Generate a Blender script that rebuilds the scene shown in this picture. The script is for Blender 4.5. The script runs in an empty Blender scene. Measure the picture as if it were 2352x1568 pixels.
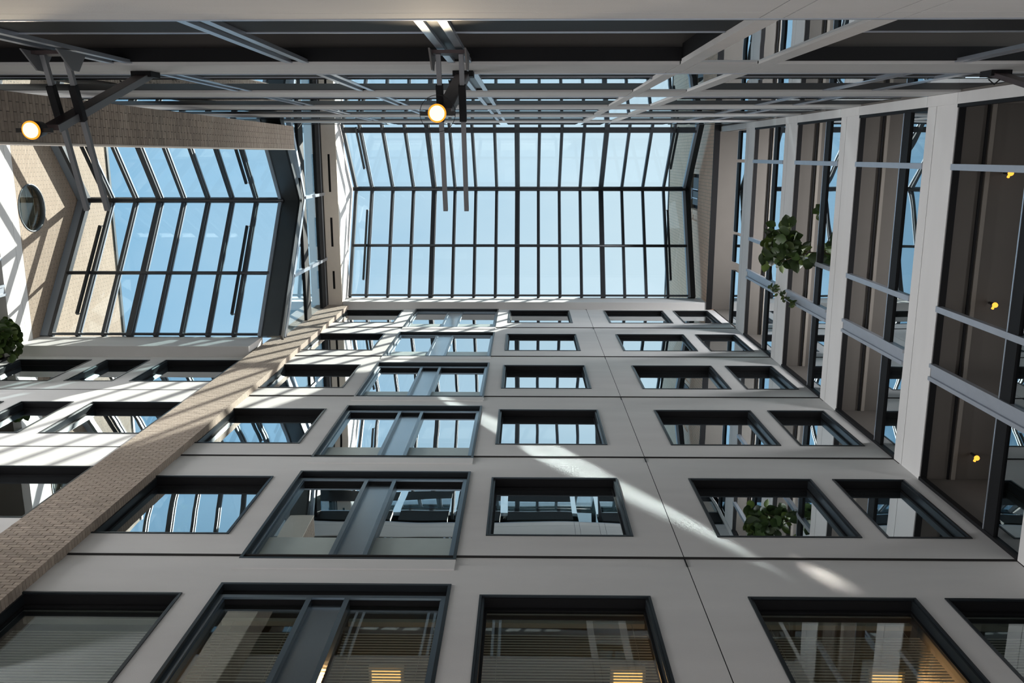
import bpy, bmesh, math, random
from mathutils import Vector, Matrix
random.seed(7)
ZC = 1.6                      # eye height: every height below is measured from the eye, the floor lies at -ZC
SC = bpy.context.scene
COL = SC.collection

# ------------------------------------------------------------------ camera
cam = bpy.data.cameras.new('camera'); camo = bpy.data.objects.new('camera', cam); COL.objects.link(camo)
cam.sensor_width = 36.0; cam.lens = 30.40; cam.clip_start = 0.05; cam.clip_end = 600
camo.matrix_world = Matrix(((0.9998875, -0.00316491, 0.01466173, 0), (0, -0.97748561, -0.21100207, 0),
                            (0.01499944, 0.21097834, -0.97737565, ZC), (0, 0, 0, 1)))
SC.camera = camo
# ------------------------------------------------------------------ sky, sun, exposure
SUN = Vector((1.0, -0.59, 1.8)).normalized()
w = bpy.data.worlds.new('sky'); SC.world = w; w.use_nodes = True
nt = w.node_tree; nt.nodes.clear()
def N(t, ty, **k):
    n = t.nodes.new(ty)
    for a, b in k.items(): setattr(n, a, b)
    return n
tc = N(nt, 'ShaderNodeTexCoord'); mp = N(nt, 'ShaderNodeMapping'); mp.inputs['Scale'].default_value = (1.3, 2.2, 1.6)
nz = N(nt, 'ShaderNodeTexNoise'); nz.inputs['Scale'].default_value = 2.3; nz.inputs['Detail'].default_value = 7; nz.inputs['Roughness'].default_value = .55
sep = N(nt, 'ShaderNodeSeparateXYZ')
mr = N(nt, 'ShaderNodeMapRange'); mr.inputs['From Min'].default_value = -.42; mr.inputs['From Max'].default_value = .16
ad = N(nt, 'ShaderNodeMath', operation='MULTIPLY_ADD'); ad.inputs[1].default_value = 1.0; ad.inputs[2].default_value = -.42
a2 = N(nt, 'ShaderNodeMath', operation='ADD'); a2.use_clamp = True
mx = N(nt, 'ShaderNodeMix', data_type='RGBA')
mx.inputs['A'].default_value = (.27, .52, .75, 1); mx.inputs['B'].default_value = (.66, .80, .89, 1)
bg = N(nt, 'ShaderNodeBackground'); bg.inputs['Strength'].default_value = 1.05
wo = N(nt, 'ShaderNodeOutputWorld')
L = nt.links.new
L(tc.outputs['Generated'], mp.inputs['Vector']); L(mp.outputs['Vector'], nz.inputs['Vector'])
L(tc.outputs['Generated'], sep.inputs[0]); L(sep.outputs['X'], mr.inputs['Value'])
L(nz.outputs['Fac'], ad.inputs[0]); L(ad.outputs[0], a2.inputs[0]); L(mr.outputs[0], a2.inputs[1])
L(a2.outputs[0], mx.inputs['Factor']); L(mx.outputs['Result'], bg.inputs['Color']); L(bg.outputs[0], wo.inputs['Surface'])

def lamp(name, kind, loc, energy, color=(1, 1, 1), aim=None, **k):
    d = bpy.data.lights.new(name, kind); d.energy = energy; d.color = color
    for a, b in k.items(): setattr(d, a, b)
    o = bpy.data.objects.new(name, d); COL.objects.link(o); o.location = (loc[0], loc[1], loc[2] + ZC)
    if aim is not None: o.rotation_euler = Vector(aim).to_track_quat('-Z', 'Y').to_euler()
    return o
lamp('sun', 'SUN', (20, -12, 60), 14.0, (1.0, .94, .84), -SUN, angle=.0093)
# added narrow beams through the clerestory, imitating sun mirrored by its own glass
REFL = Vector((-SUN.x, SUN.y, SUN.z))
for zg, hg, eg in ((27.42, .24, 13.0), (26.80, .34, 18.0)):
    lamp('glint_fill', 'AREA', Vector((-6.58, .45, zg)) + REFL * 12, eg, (1.0, .95, .88), -REFL, shape='RECTANGLE', size=3.0, size_y=hg, spread=math.radians(.7))
# fill lights added inside the galleries and lobby to lift the shaded walls
for k in range(6):
    e = (4, 32, 125, 225, 420, 420)[k]; z_ = 6.43 + 3.74 * k + 1.5
    if k < 5: lamp('gallery_fill_rear', 'AREA', (0, -2.6, z_), e, (.97, .975, 1.0), (0, 1, .0), shape='RECTANGLE', size=11, size_y=.5, specular_factor=0, spread=math.radians(130))
    lamp('gallery_fill_right', 'AREA', (8.6, 2.0, z_), e * .6, (.98, .98, 1.0), (-1, 0, .0), shape='RECTANGLE', size=5, size_y=.5, specular_factor=0, spread=math.radians(130))
    if 2 <= k < 5: lamp('gallery_fill_left', 'AREA', (-15.4, 2.0, 22.0 - 3.74 * (6 - k) + 1.5), 300, (.98, .98, 1.0), (1, 0, .1), shape='RECTANGLE', size=5, size_y=.5, specular_factor=0, spread=math.radians(120))
lamp('lobby_fill', 'AREA', (0, 2.0, -1.45), 185, (.98, .97, 1.0), (0, 0, 1), shape='RECTANGLE', size=11, size_y=5)  # added fill from floor level, no uplight fitting here
lamp('side_hall_fill', 'AREA', (-9.8, 2.0, -1.45), 90, (1.0, .97, .95), (0, 0, 1), shape='RECTANGLE', size=5, size_y=5)  # same kind of added fill, for the side bay
lamp('clerestory_fill', 'AREA', (-6.40, 2.0, 26.02), 14, (1.0, .93, .84), (.12, 0, 1), shape='RECTANGLE', size=.07, size_y=5.4, specular_factor=0)  # added fill brightening the slotted beam's underside, no cove fitting there
vs = SC.view_settings; SC.display_settings.display_device = 'sRGB'
vs.view_transform = 'Standard'; vs.look = 'None'; vs.gamma = 1; vs.use_curve_mapping = False; vs.exposure = 0.12
cy = SC.cycles
cy.max_bounces = 9; cy.diffuse_bounces = 5; cy.glossy_bounces = 5; cy.transmission_bounces = 4; cy.transparent_max_bounces = 16
cy.caustics_reflective = False; cy.caustics_refractive = False; cy.sample_clamp_indirect = 4.0; cy.use_denoising = True

# ------------------------------------------------------------------ materials
def mat(name, color, rough=.6, metal=0.0, var=0.0, scale=6.0, bump=0.0, bscale=60.0, objvar=0.0, stretch=(1, 1, 1), spec=.5):
    m = bpy.data.materials.new(name); m.use_nodes = True; t = m.node_tree
    b = t.nodes['Principled BSDF']; b.inputs['Roughness'].default_value = rough; b.inputs['Metallic'].default_value = metal
    b.inputs['Specular IOR Level'].default_value = spec
    b.inputs['Base Color'].default_value = (*color, 1)
    g = N(t, 'ShaderNodeNewGeometry'); k = t.links.new
    mpn = N(t, 'ShaderNodeMapping'); mpn.inputs['Scale'].default_value = stretch
    k(g.outputs['Position'], mpn.inputs['Vector'])
    src = None
    if var:
        n = N(t, 'ShaderNodeTexNoise'); n.inputs['Scale'].default_value = scale; n.inputs['Detail'].default_value = 5
        k(mpn.outputs[0], n.inputs['Vector'])
        r = N(t, 'ShaderNodeMapRange'); r.inputs['From Min'].default_value = .25; r.inputs['From Max'].default_value = .75
        r.inputs['To Min'].default_value = 1 - var; r.inputs['To Max'].default_value = 1 + var
        k(n.outputs['Fac'], r.inputs['Value']); src = r.outputs[0]
    if objvar:
        oi = N(t, 'ShaderNodeObjectInfo')
        r2 = N(t, 'ShaderNodeMapRange'); r2.inputs['To Min'].default_value = 1 - objvar; r2.inputs['To Max'].default_value = 1 + objvar
        k(oi.outputs['Random'], r2.inputs['Value'])
        if src is None: src = r2.outputs[0]
        else:
            mm = N(t, 'ShaderNodeMath', operation='MULTIPLY'); k(src, mm.inputs[0]); k(r2.outputs[0], mm.inputs[1]); src = mm.outputs[0]
    if src is not None:
        vm = N(t, 'ShaderNodeVectorMath', operation='SCALE'); vm.inputs[0].default_value = color
        k(src, vm.inputs['Scale']); k(vm.outputs[0], b.inputs['Base Color'])
    if bump:
        n = N(t, 'ShaderNodeTexNoise'); n.inputs['Scale'].default_value = bscale; n.inputs['Detail'].default_value = 4
        k(g.outputs['Position'], n.inputs['Vector'])
        bp = N(t, 'ShaderNodeBump'); bp.inputs['Strength'].default_value = bump; bp.inputs['Distance'].default_value = .01
        k(n.outputs['Fac'], bp.inputs['Height']); k(bp.outputs[0], b.inputs['Normal'])
    return m
def glass(name, tint, lo, hi, wave=0.0, edge=(.15, .85), gcol=(.92, .97, 1.0), base=None):
    """a pane: clear tinted glass whose mirror part grows towards grazing view, slightly wavy"""
    m = bpy.data.materials.new(name); m.use_nodes = True; t = m.node_tree; t.nodes.clear(); k = t.links.new
    out = N(t, 'ShaderNodeOutputMaterial'); ms = N(t, 'ShaderNodeMixShader'); tr = N(t, 'ShaderNodeBsdfTransparent'); gl = N(t, 'ShaderNodeBsdfGlossy')
    tr.inputs['Color'].default_value = (*tint, 1); gl.inputs['Roughness'].default_value = 0.0; gl.inputs['Color'].default_value = (*gcol, 1)
    lw = N(t, 'ShaderNodeLayerWeight'); lw.inputs['Blend'].default_value = .5
    r = N(t, 'ShaderNodeMapRange', interpolation_type='SMOOTHSTEP'); r.inputs['From Min'].default_value = edge[0]; r.inputs['From Max'].default_value = edge[1]
    r.inputs['To Min'].default_value = lo; r.inputs['To Max'].default_value = hi
    k(lw.outputs['Facing'], r.inputs['Value']); k(r.outputs[0], ms.inputs['Fac'])
    k(tr.outputs[0], ms.inputs[1]); k(gl.outputs[0], ms.inputs[2])
    if wave:
        g = N(t, 'ShaderNodeNewGeometry'); n = N(t, 'ShaderNodeTexNoise'); n.inputs['Scale'].default_value = .8; n.inputs['Detail'].default_value = .5
        k(g.outputs['Position'], n.inputs['Vector'])
        bp = N(t, 'ShaderNodeBump'); bp.inputs['Strength'].default_value = 1.0; bp.inputs['Distance'].default_value = wave
        k(n.outputs['Fac'], bp.inputs['Height']); k(bp.outputs[0], gl.inputs['Normal'])
    k(ms.outputs[0], out.inputs['Surface'])
    return m
def emit(name, color, strength):
    m = bpy.data.materials.new(name); m.use_nodes = True; t = m.node_tree; t.nodes.clear()
    e = N(t, 'ShaderNodeEmission'); e.inputs['Color'].default_value = (*color, 1); e.inputs['Strength'].default_value = strength
    o = N(t, 'ShaderNodeOutputMaterial'); t.links.new(e.outputs[0], o.inputs['Surface']); return m
def brick_mat(name, c1, c2, mortar, axis):
    m = bpy.data.materials.new(name); m.use_nodes = True; t = m.node_tree; k = t.links.new
    b = t.nodes['Principled BSDF']; b.inputs['Roughness'].default_value = .85
    g = N(t, 'ShaderNodeNewGeometry'); s = N(t, 'ShaderNodeSeparateXYZ'); c = N(t, 'ShaderNodeCombineXYZ')
    k(g.outputs['Position'], s.inputs[0]); k(s.outputs[axis], c.inputs['X']); k(s.outputs['Z'], c.inputs['Y'])
    br = N(t, 'ShaderNodeTexBrick'); br.inputs['Color1'].default_value = (*c1, 1); br.inputs['Color2'].default_value = (*c2, 1); br.inputs['Mortar'].default_value = (*mortar, 1)
    br.inputs['Scale'].default_value = 1.0; br.inputs['Brick Width'].default_value = .225; br.inputs['Row Height'].default_value = .075; br.inputs['Mortar Size'].default_value = .007
    k(c.outputs[0], br.inputs['Vector']); k(br.outputs['Color'], b.inputs['Base Color'])
    bp = N(t, 'ShaderNodeBump', invert=True); bp.inputs['Distance'].default_value = .008; k(br.outputs['Fac'], bp.inputs['Height']); k(bp.outputs[0], b.inputs['Normal'])
    return m
M = dict(
    white=mat('white_concrete', (.70, .69, .675), .75, var=.05, scale=1.2, bump=.15, bscale=90, stretch=(.5, .5, 2.0)),
    plaster=mat('cream_plaster', (.66, .63, .57), .8, var=.04, scale=2),
    soffit=mat('beige_soffit', (.84, .76, .66), .85, var=.03),
    dark=mat('dark_steel', (.028, .032, .036), .38, .5, var=.1),
    black=mat('black_metal', (.009, .009, .010), .6, 0, spec=.2),
    joint=mat('joint_shadow', (.035, .033, .032), .9, spec=.1),  # colour of the painted shadow line along the panel joints
    louvre=mat('louvre_grey', (.11, .105, .10), .7),
    frame=mat('window_frame_steel', (.032, .040, .046), .35, .5),
    bay=mat('bay_frame_steel', (.22, .27, .31), .28, .9),
    infill=mat('infill_panel_steel', (.10, .115, .125), .36, .6, var=.06, scale=2),
    bayinfill=mat('bay_infill_steel', (.46, .51, .55), .24, 1.0, var=.04, scale=2),
    alu=mat('aluminium', (.50, .54, .60), .33, .8, var=.05),
    post=mat('grey_post_paint', (.40, .43, .48), .4, .4, var=.04),
    rafter=mat('roof_bar_steel', (.055, .06, .068), .4, .4, var=.1),
    lightbar=mat('pale_roof_bar', (.30, .35, .41), .4, .3),
    brick=mat('tan_brick', (.40, .33, .27), .85, var=.12, scale=14, objvar=.16, bump=.4, bscale=120),
    mortar=mat('grey_mortar', (.13, .115, .10), .95, var=.1, scale=30),
    brickl=brick_mat('tan_brick_wall', (.36, .285, .22), (.31, .24, .18), (.20, .165, .13), 'Y'),
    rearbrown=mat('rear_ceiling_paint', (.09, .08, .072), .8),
    trimgrey=mat('ceiling_trim_paint', (.26, .235, .205), .7),
    brickt=brick_mat('tower_brick_wall', (.97, .63, .43), (.84, .54, .365), (.24, .20, .16), 'Y'),
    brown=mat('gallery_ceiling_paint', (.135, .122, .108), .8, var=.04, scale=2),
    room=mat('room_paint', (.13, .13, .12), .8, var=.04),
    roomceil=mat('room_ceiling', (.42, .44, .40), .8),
    floor=mat('stone_floor', (.52, .52, .53), .35, var=.1, scale=3),
    roofpane=glass('roof_glass', (.92, .96, .97), .04, .5, 0.0, (.3, 1.0)),
    pane=glass('window_glass', (.50, .58, .55), .12, .86, .0035, (.38, .74)),
    clearpane=glass('clear_window_glass', (.86, .90, .87), .07, .75, .003, (.40, .85)),
    guard=glass('guard_glass', (.34, .40, .40), .25, .9, .003, (.4, .8)),
    rearpane=glass('rear_gallery_glass', (.72, .78, .78), .12, .62, .002, (.5, .95)),
    roundpane=glass('round_window_glass', (.80, .80, .76), .05, .4, 0, (.4, 1.0)),
    clerestory=glass('clerestory_glass', (.82, .90, .92), .08, .6, .004, (.3, 1.0)),
    frost=mat('frosted_glass', (.50, .57, .54), .3, 0, var=.03),
    blind=mat('blind_slat', (.60, .56, .49), .5, 0),
    lampbody=mat('lamp_black', (.018, .017, .016), .45, .4),
    arm=mat('arm_grey_steel', (.20, .205, .215), .45, .4),
    armdark=mat('arm_dark_face', (.07, .05, .05), .45, .4),
    lens=emit('lamp_lens', (1.0, .80, .36), 2.4),
    rim=emit('lamp_reflector_glow', (1.0, .36, .03), 1.2),
    bulb=emit('amber_bulb', (1.0, .42, .05), 1.7),
    warm=emit('warm_panel', (1.0, .55, .17), 1.5),
    leaf=mat('leaf_green', (.040, .072, .017), .42, 0, var=.35, scale=5, objvar=.45),
    leafl=mat('leaf_young', (.10, .15, .03), .42, 0, var=.3, scale=5, objvar=.4),
    stem=mat('stem_brown', (.10, .075, .04), .8),
    pot=mat('pot_clay', (.12, .11, .10), .7),
)

# ------------------------------------------------------------------ mesh helpers
BASE = {}
def base_of(p): return BASE.get(p.name, Vector((0, 0, 0)))
class MB:
    def __init__(s): s.v = []; s.f = []
    def box(s, x0, x1, y0, y1, z0, z1):
        b = len(s.v)
        s.v += [(x, y, z) for z in (z0, z1) for y in (y0, y1) for x in (x0, x1)]
        s.f += [tuple(b + i for i in q) for q in ((0, 2, 3, 1), (4, 5, 7, 6), (0, 1, 5, 4), (2, 6, 7, 3), (0, 4, 6, 2), (1, 3, 7, 5))]
        return s
    def bar(s, a, b, wd, dp, up=(0, 0, 1)):
        """rectangular bar from a to b, wd across, dp along up"""
        a = Vector(a); b = Vector(b); d = (b - a).normalized(); up = Vector(up)
        sd = d.cross(up).normalized(); u = sd.cross(d).normalized(); i = len(s.v)
        for p in (a, b):
            for q, r in ((-1, -1), (1, -1), (1, 1), (-1, 1)): s.v.append(tuple(p + sd * q * wd / 2 + u * r * dp / 2))
        s.f += [tuple(i + k for k in q) for q in ((0, 1, 2, 3), (7, 6, 5, 4), (0, 4, 5, 1), (1, 5, 6, 2), (2, 6, 7, 3), (3, 7, 4, 0))]
        return s
    def tube(s, pts, r, n=10, cap=True):
        pts = [Vector(p) for p in pts]; i0 = len(s.v); rs = r if isinstance(r, (list, tuple)) else [r] * len(pts)
        for j, p in enumerate(pts):
            d = (pts[min(j + 1, len(pts) - 1)] - pts[max(j - 1, 0)]).normalized()
            h = Vector((0, 0, 1)) if abs(d.z) < .9 else Vector((1, 0, 0))
            u = d.cross(h).normalized(); v = d.cross(u)
            for k in range(n):
                a = 2 * math.pi * k / n; s.v.append(tuple(p + (u * math.cos(a) + v * math.sin(a)) * rs[j]))
        for j in range(len(pts) - 1):
            for k in range(n): s.f.append((i0 + j * n + k, i0 + j * n + (k + 1) % n, i0 + (j + 1) * n + (k + 1) % n, i0 + (j + 1) * n + k))
        if cap:
            s.f.append(tuple(i0 + k for k in range(n))[::-1]); s.f.append(tuple(i0 + (len(pts) - 1) * n + k for k in range(n)))
        return s
    def prism(s, poly, axis, a, b):
        """poly in the two other axes, extruded along axis from a to b"""
        i = len(s.v); n = len(poly)
        def P(p, t): return (t, p[0], p[1]) if axis == 'x' else ((p[0], t, p[1]) if axis == 'y' else (p[0], p[1], t))
        s.v += [P(p, a) for p in poly] + [P(p, b) for p in poly]
        s.f.append(tuple(range(i, i + n))); s.f.append(tuple(range(i + 2 * n - 1, i + n - 1, -1)))
        for k in range(n): s.f.append((i + k, i + n + k, i + n + (k + 1) % n, i + (k + 1) % n))
        return s
    def holes(s, x0, x1, z0, z1, y0, y1, holes):
        """solid slab in x,z with rectangular openings, no inner faces"""
        xs = sorted({x0, x1, *[c for h in holes for c in h[:2] if x0 < c < x1]}); zs = sorted({z0, z1, *[c for h in holes for c in h[2:] if z0 < c < z1]})
        def solid(i, j):
            if not (0 <= i < len(xs) - 1 and 0 <= j < len(zs) - 1): return False
            cx = (xs[i] + xs[i + 1]) / 2; cz = (zs[j] + zs[j + 1]) / 2
            return not any(h[0] < cx < h[1] and h[2] < cz < h[3] for h in holes)
        def q(*p): i = len(s.v); s.v.extend(p); s.f.append((i, i + 1, i + 2, i + 3))
        for i in range(len(xs) - 1):
            for j in range(len(zs) - 1):
                if not solid(i, j): continue
                a, b, c, d = xs[i], xs[i + 1], zs[j], zs[j + 1]
                q((a, y0, c), (b, y0, c), (b, y0, d), (a, y0, d)); q((a, y1, d), (b, y1, d), (b, y1, c), (a, y1, c))
                if not solid(i - 1, j): q((a, y0, d), (a, y1, d), (a, y1, c), (a, y0, c))
                if not solid(i + 1, j): q((b, y0, c), (b, y1, c), (b, y1, d), (b, y0, d))
                if not solid(i, j - 1): q((a, y0, c), (a, y1, c), (b, y1, c), (b, y0, c))
                if not solid(i, j + 1): q((a, y0, d), (b, y0, d), (b, y1, d), (a, y1, d))
        return s
    def ring(s, c, r0, r1, axis, t0, t1, n=40):
        """flat ring (annulus) extruded along axis"""
        i = len(s.v)
        for t in (t0, t1):
            for r in (r0, r1):
                for k in range(n):
                    a = 2 * math.pi * k / n; p, q = c[0] + r * math.cos(a), c[1] + r * math.sin(a)
                    s.v.append((t, p, q) if axis == 'x' else ((p, t, q) if axis == 'y' else (p, q, t)))
        for k in range(n):
            k1 = (k + 1) % n; A = lambda t, r, kk: i + (t * 2 + r) * n + kk
            s.f += [(A(0, 0, k), A(0, 0, k1), A(0, 1, k1), A(0, 1, k)), (A(1, 0, k), A(1, 1, k), A(1, 1, k1), A(1, 0, k1)),
                    (A(0, 1, k), A(0, 1, k1), A(1, 1, k1), A(1, 1, k)), (A(0, 0, k), A(1, 0, k), A(1, 0, k1), A(0, 0, k1))]
        return s
    def build(s, name, m, parent=None, smooth=False, bevel=0.0):
        me = bpy.data.meshes.new(name)
        o0 = base_of(parent) if parent is not None else Vector((0, 0, 0))
        me.from_pydata([(v[0] - o0.x, v[1] - o0.y, v[2] + ZC - o0.z) for v in s.v], [], s.f)
        bm = bmesh.new(); bm.from_mesh(me); bmesh.ops.recalc_face_normals(bm, faces=bm.faces); bm.to_mesh(me); bm.free()
        me.materials.append(m)
        if smooth:
            for p in me.polygons: p.use_smooth = len(p.vertices) <= 4
        o = bpy.data.objects.new(name, me); COL.objects.link(o)
        if parent is not None: o.parent = parent; BASE[o.name] = o0
        if bevel:
            b = o.modifiers.new('bevel', 'BEVEL'); b.width = bevel; b.segments = 2; b.limit_method = 'ANGLE'
        return o
def root(name, loc, label=None, cat=None, group=None, kind=None):
    o = bpy.data.objects.new(name, None); COL.objects.link(o); o.location = (loc[0], loc[1], loc[2] + ZC); o.empty_display_size = .2
    BASE[o.name] = Vector(o.location)
    if label: o['label'] = label
    if cat: o['category'] = cat
    if group: o['group'] = group
    if kind: o['kind'] = kind
    return o
def B(*a): return MB().box(*a)
def inst(me, name, loc, parent, rot=None, scale=None):
    o = bpy.data.objects.new(name, me); COL.objects.link(o); o.parent = parent
    o.location = (loc[0] - base_of(parent).x, loc[1] - base_of(parent).y, loc[2] + ZC - base_of(parent).z)
    if rot is not None: o.rotation_euler = rot
    if scale is not None: o.scale = scale
    return o
def unit_box(name, sx, sy, sz, m):
    me = bpy.data.meshes.new(name); b = MB().box(-sx / 2, sx / 2, -sy / 2, sy / 2, -sz / 2, sz / 2); me.from_pydata(b.v, [], b.f)
    bm = bmesh.new(); bm.from_mesh(me); bmesh.ops.recalc_face_normals(bm, faces=bm.faces); bm.to_mesh(me); bm.free()
    me.materials.append(m); return me

# ------------------------------------------------------------------ levels
J = [6.43 + 3.74 * k for k in range(6)]              # storey joints / tops of the spandrel bands: 6.43 .. 25.13
HEAD = [9.17 + 3.74 * k for k in range(5)] + [27.95]  # window heads of the front wall
COLS = [(-5.88, -4.0), (-3.6, -.87), (-.5, 1.45), (2.6, 4.5), (4.86, 5.96)]

# ================================================================== floor
fl = B(-17, 10, -5, 10, -ZC - .3, -ZC).build('floor', M['floor']); fl['kind'] = 'structure'

# ================================================================== front wall (main part)
wf = root('wall_front', (0, 5.2, -ZC), kind='structure')
openings = {}
for r in range(6):
    hs = []
    for c, (a, b) in enumerate(COLS):
        if c == 1: hs.append((a, b, HEAD[r] - 2.83 if r else HEAD[r] - 2.5, HEAD[r] + .25))
        else: hs.append((a, b, HEAD[r] - 2.1, HEAD[r]))
    openings[r] = hs
for r in range(6):
    z0 = J[r] if r else J[0]
    z1 = J[r + 1] if r < 5 else 28.3
    for (a, b) in ((-6.0, 2.027), (2.039, 6.22)):
        hs = [h for h in openings[r] if a < h[0] < b] + ([h for h in openings[r + 1] if a < h[0] < b and h[2] < z1] if r < 5 else [])
        MB().holes(a, b, z0 + .035, z1 - .24, 5.0, 5.24, hs).build('panel', M['white'], wf); MB().holes(a, b, z1 - .24, z1, 5.014, 5.24, hs).build('panel_strip', M['white'], wf)
        # dark joint strip, painted in for the shadow under the panel above
    B(-6.0, 6.22, 4.998, 5.06, z0 + .0, z0 + .036).build('joint', M['joint'], wf)
B(2.026, 2.04, 5.002, 5.06, J[0], 28.3).build('joint', M['black'], wf)
B(-6.0, 6.22, 5.0, 5.24, -ZC, J[0]).build('panel', M['white'], wf)
for r in range(6):   # floor slabs and rooms behind the windows
    zc = HEAD[r] + .12
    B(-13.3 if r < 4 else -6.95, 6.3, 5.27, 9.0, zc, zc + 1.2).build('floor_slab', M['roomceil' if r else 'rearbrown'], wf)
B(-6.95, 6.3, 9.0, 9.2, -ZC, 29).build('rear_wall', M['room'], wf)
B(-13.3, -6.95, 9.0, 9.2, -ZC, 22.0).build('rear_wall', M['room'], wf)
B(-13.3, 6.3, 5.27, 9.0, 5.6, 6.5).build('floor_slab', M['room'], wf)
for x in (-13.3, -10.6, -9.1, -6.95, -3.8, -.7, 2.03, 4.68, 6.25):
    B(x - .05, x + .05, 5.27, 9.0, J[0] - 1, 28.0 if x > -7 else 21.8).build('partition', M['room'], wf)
# white parapet ledge at the foot of the main skylight
lg = B(-6.06, 6.0, 4.775, 5.24, 28.3, 29.28).build('trim_1', M['white'], bevel=.01); lg['kind'] = 'structure'
lg['label'] = 'long white parapet ledge under the main glass roof, striped with sunlight at its left'

WN = [0]
def window(x0, x1, z0, z1, yo=5.0, pm='pane', lab=None, rec=.14):
    WN[0] += 1
    w_ = root('window_%d' % WN[0], ((x0 + x1) / 2, yo + .08, z0), kind='structure')
    if lab: w_['label'] = lab
    t = .045
    MB().holes(x0 - .015, x1 + .015, z0 - .015, z1 + .015, yo - .014, yo + .012, [(x0 + .012, x1 - .012, z0 + .012, z1 - .012)]).build('frame', M['frame'], w_)
    MB().box(x0, x0 + t, yo + .012, yo + rec + .03, z0, z1).box(x1 - t, x1, yo + .012, yo + rec + .03, z0, z1).box(x0 + t, x1 - t, yo + .012, yo + rec + .03, z0, z0 + t).build('side_lining', M['frame'], w_)
    B(x0 + t, x1 - t, yo + .012, yo + rec + .03, z1 - .03, z1).build('head_lining', M['black'], w_)
    MB().holes(x0 + t, x1 - t, z0 + t, z1 - t, yo + rec - .015, yo + rec + .025, [(x0 + t + .03, x1 - t - .03, z0 + t + .03, z1 - t - .05)]).build('sash', M['black'], w_)
    B(x0 + t + .02, x1 - t - .02, yo + rec, yo + rec + .01, z0 + t + .02, z1 - t - .02).build('pane', M[pm], w_)
    return w_
def bay_window(x0, x1, z0, z1, pm='pane', lab=None, rec=.14):
    WN[0] += 1
    w_ = root('window_%d' % WN[0], ((x0 + x1) / 2, 5.08, z0), kind='structure')
    if lab: w_['label'] = lab
    xa, xb = x0 + (x1 - x0) * .403, x0 + (x1 - x0) * .565
    MB().holes(x0 - .01, x1 + .01, z0 - .01, z1 + .01, 4.985, 5.22, [(x0 + .03, x1 - .03, z0 + .03, z1 - .03)]).build('lining', M['frame'], w_)
    B(x0 + .03, x1 - .03, 5.07, 5.09, z1 - .19, z1 - .03).build('header_panel', M['black'], w_)
    zt = z1 - .17
    MB().holes(x0 + .03, x1 - .03, z0 + .03, zt, 5.045, 5.075, [(x0 + .09, xa - .03, z0 + .09, zt - .06), (xa + .03, xb - .03, z0 + .09, zt - .06), (xb + .03, x1 - .09, z0 + .09, zt - .06)]).build('frame', M['bay'], w_)
    B(x0 + .06, x1 - .06, 5.075, 5.02 + rec, zt - .07, zt).build('head_lining', M['black'], w_)
    for xm in (x0 + .075, xa, xb, x1 - .075): B(xm - .03, xm + .03, 5.075, 5.02 + rec, z0 + .03, zt - .05).build('mullion', M['bay'], w_)
    B(xa + .02, xb - .02, 5 + rec - .02, 5 + rec + .01, z0 + .06, zt - .03).build('infill_panel', M['bayinfill'], w_)
    for a, b in ((x0 + .08, xa - .02), (xb + .02, x1 - .08)):
        B(a, b, 5 + rec - .005, 5 + rec + .005, z0 + .92 if pm == 'pane' else z0 + .08, zt - .05).build('pane', M[pm], w_)
        if pm == 'pane': B(a, b, 5 + rec - .005, 5 + rec + .01, z0 + .08, z0 + .92).build('frosted_pane', M['frost'], w_)
    B(x0 - .01, x1 + .01, 4.984, 5.05, z0 - .28, z0 - .02).build('apron', M['white'], w_)
    return w_
for r in range(6):
    for c, h in enumerate(openings[r]):
        lab = ('window right of the brick pier', 'steel framed bay window with a grey middle panel', 'window left of the vertical wall joint', 'window right of the vertical wall joint', 'window beside the right wall corner')[c] + ', ' + ('lowest', 'second', 'third', 'fourth', 'fifth', 'topmost')[r] + ' row from below'
        if c == 1: bay_window(*h, 'pane' if r else 'clearpane', lab, .14 if r < 4 else .085)
        else: window(*h, 5.0, 'pane' if r else 'clearpane', lab, .14 if r < 4 else .085)

# ================================================================== front wall, left part beyond the brick pier
wl = root('wall_front_left', (-10, 5.2, -ZC), kind='structure')
LH = [9.55, 13.32, 17.08, 20.8]
LC = [(-12.6, -10.8), (-10.41, -9.34), (-8.92, -7.08)]
LJ = [6.8, 10.55, 14.3, 18.05, 21.25]
for r in range(4):
    hs = [(a, b, LH[r] - 2.02, LH[r]) for a, b in LC]
    MB().holes(-13.2, -6.85, LJ[r] + .035, LJ[r + 1], 5.0, 5.24, hs).build('panel', M['white'], wl)
    B(-13.2, -6.85, 4.998, 5.06, LJ[r], LJ[r] + .04).build('joint', M['joint'], wl)  # shadow line at the joint, put in as a dark strip
    for c, h in enumerate(hs):
        if r: window(*h, 5.0, 'pane', ('outermost window', 'narrow window', 'window next to the pier')[c] + ' of the side bay, ' + ('', 'third', 'second', 'first')[r] + ' row below its parapet')
B(-13.2, -6.85, 5.0, 5.24, -ZC, LJ[0]).build('panel', M['white'], wl)
lg2 = B(-12.95, -6.97, 4.73, 5.24, 21.22, 22.4).build('trim_2', M['white'], bevel=.01); lg2['kind'] = 'structure'
lg2['label'] = 'shorter white parapet ledge under the lower glass roof, its end face lit by the sun'

# ================================================================== brick piers
def brick_meshes(L_, H_, D_, axis):
    g = .010
    if axis == 'y': return unit_box('brick', L_ - g, D_, H_ - g, M['brick']), unit_box('brick_half', L_ / 2 - g, D_, H_ - g, M['brick'])
    return unit_box('brick', D_, L_ - g, H_ - g, M['brick']), unit_box('brick_half', D_, L_ / 2 - g, H_ - g, M['brick'])
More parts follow.
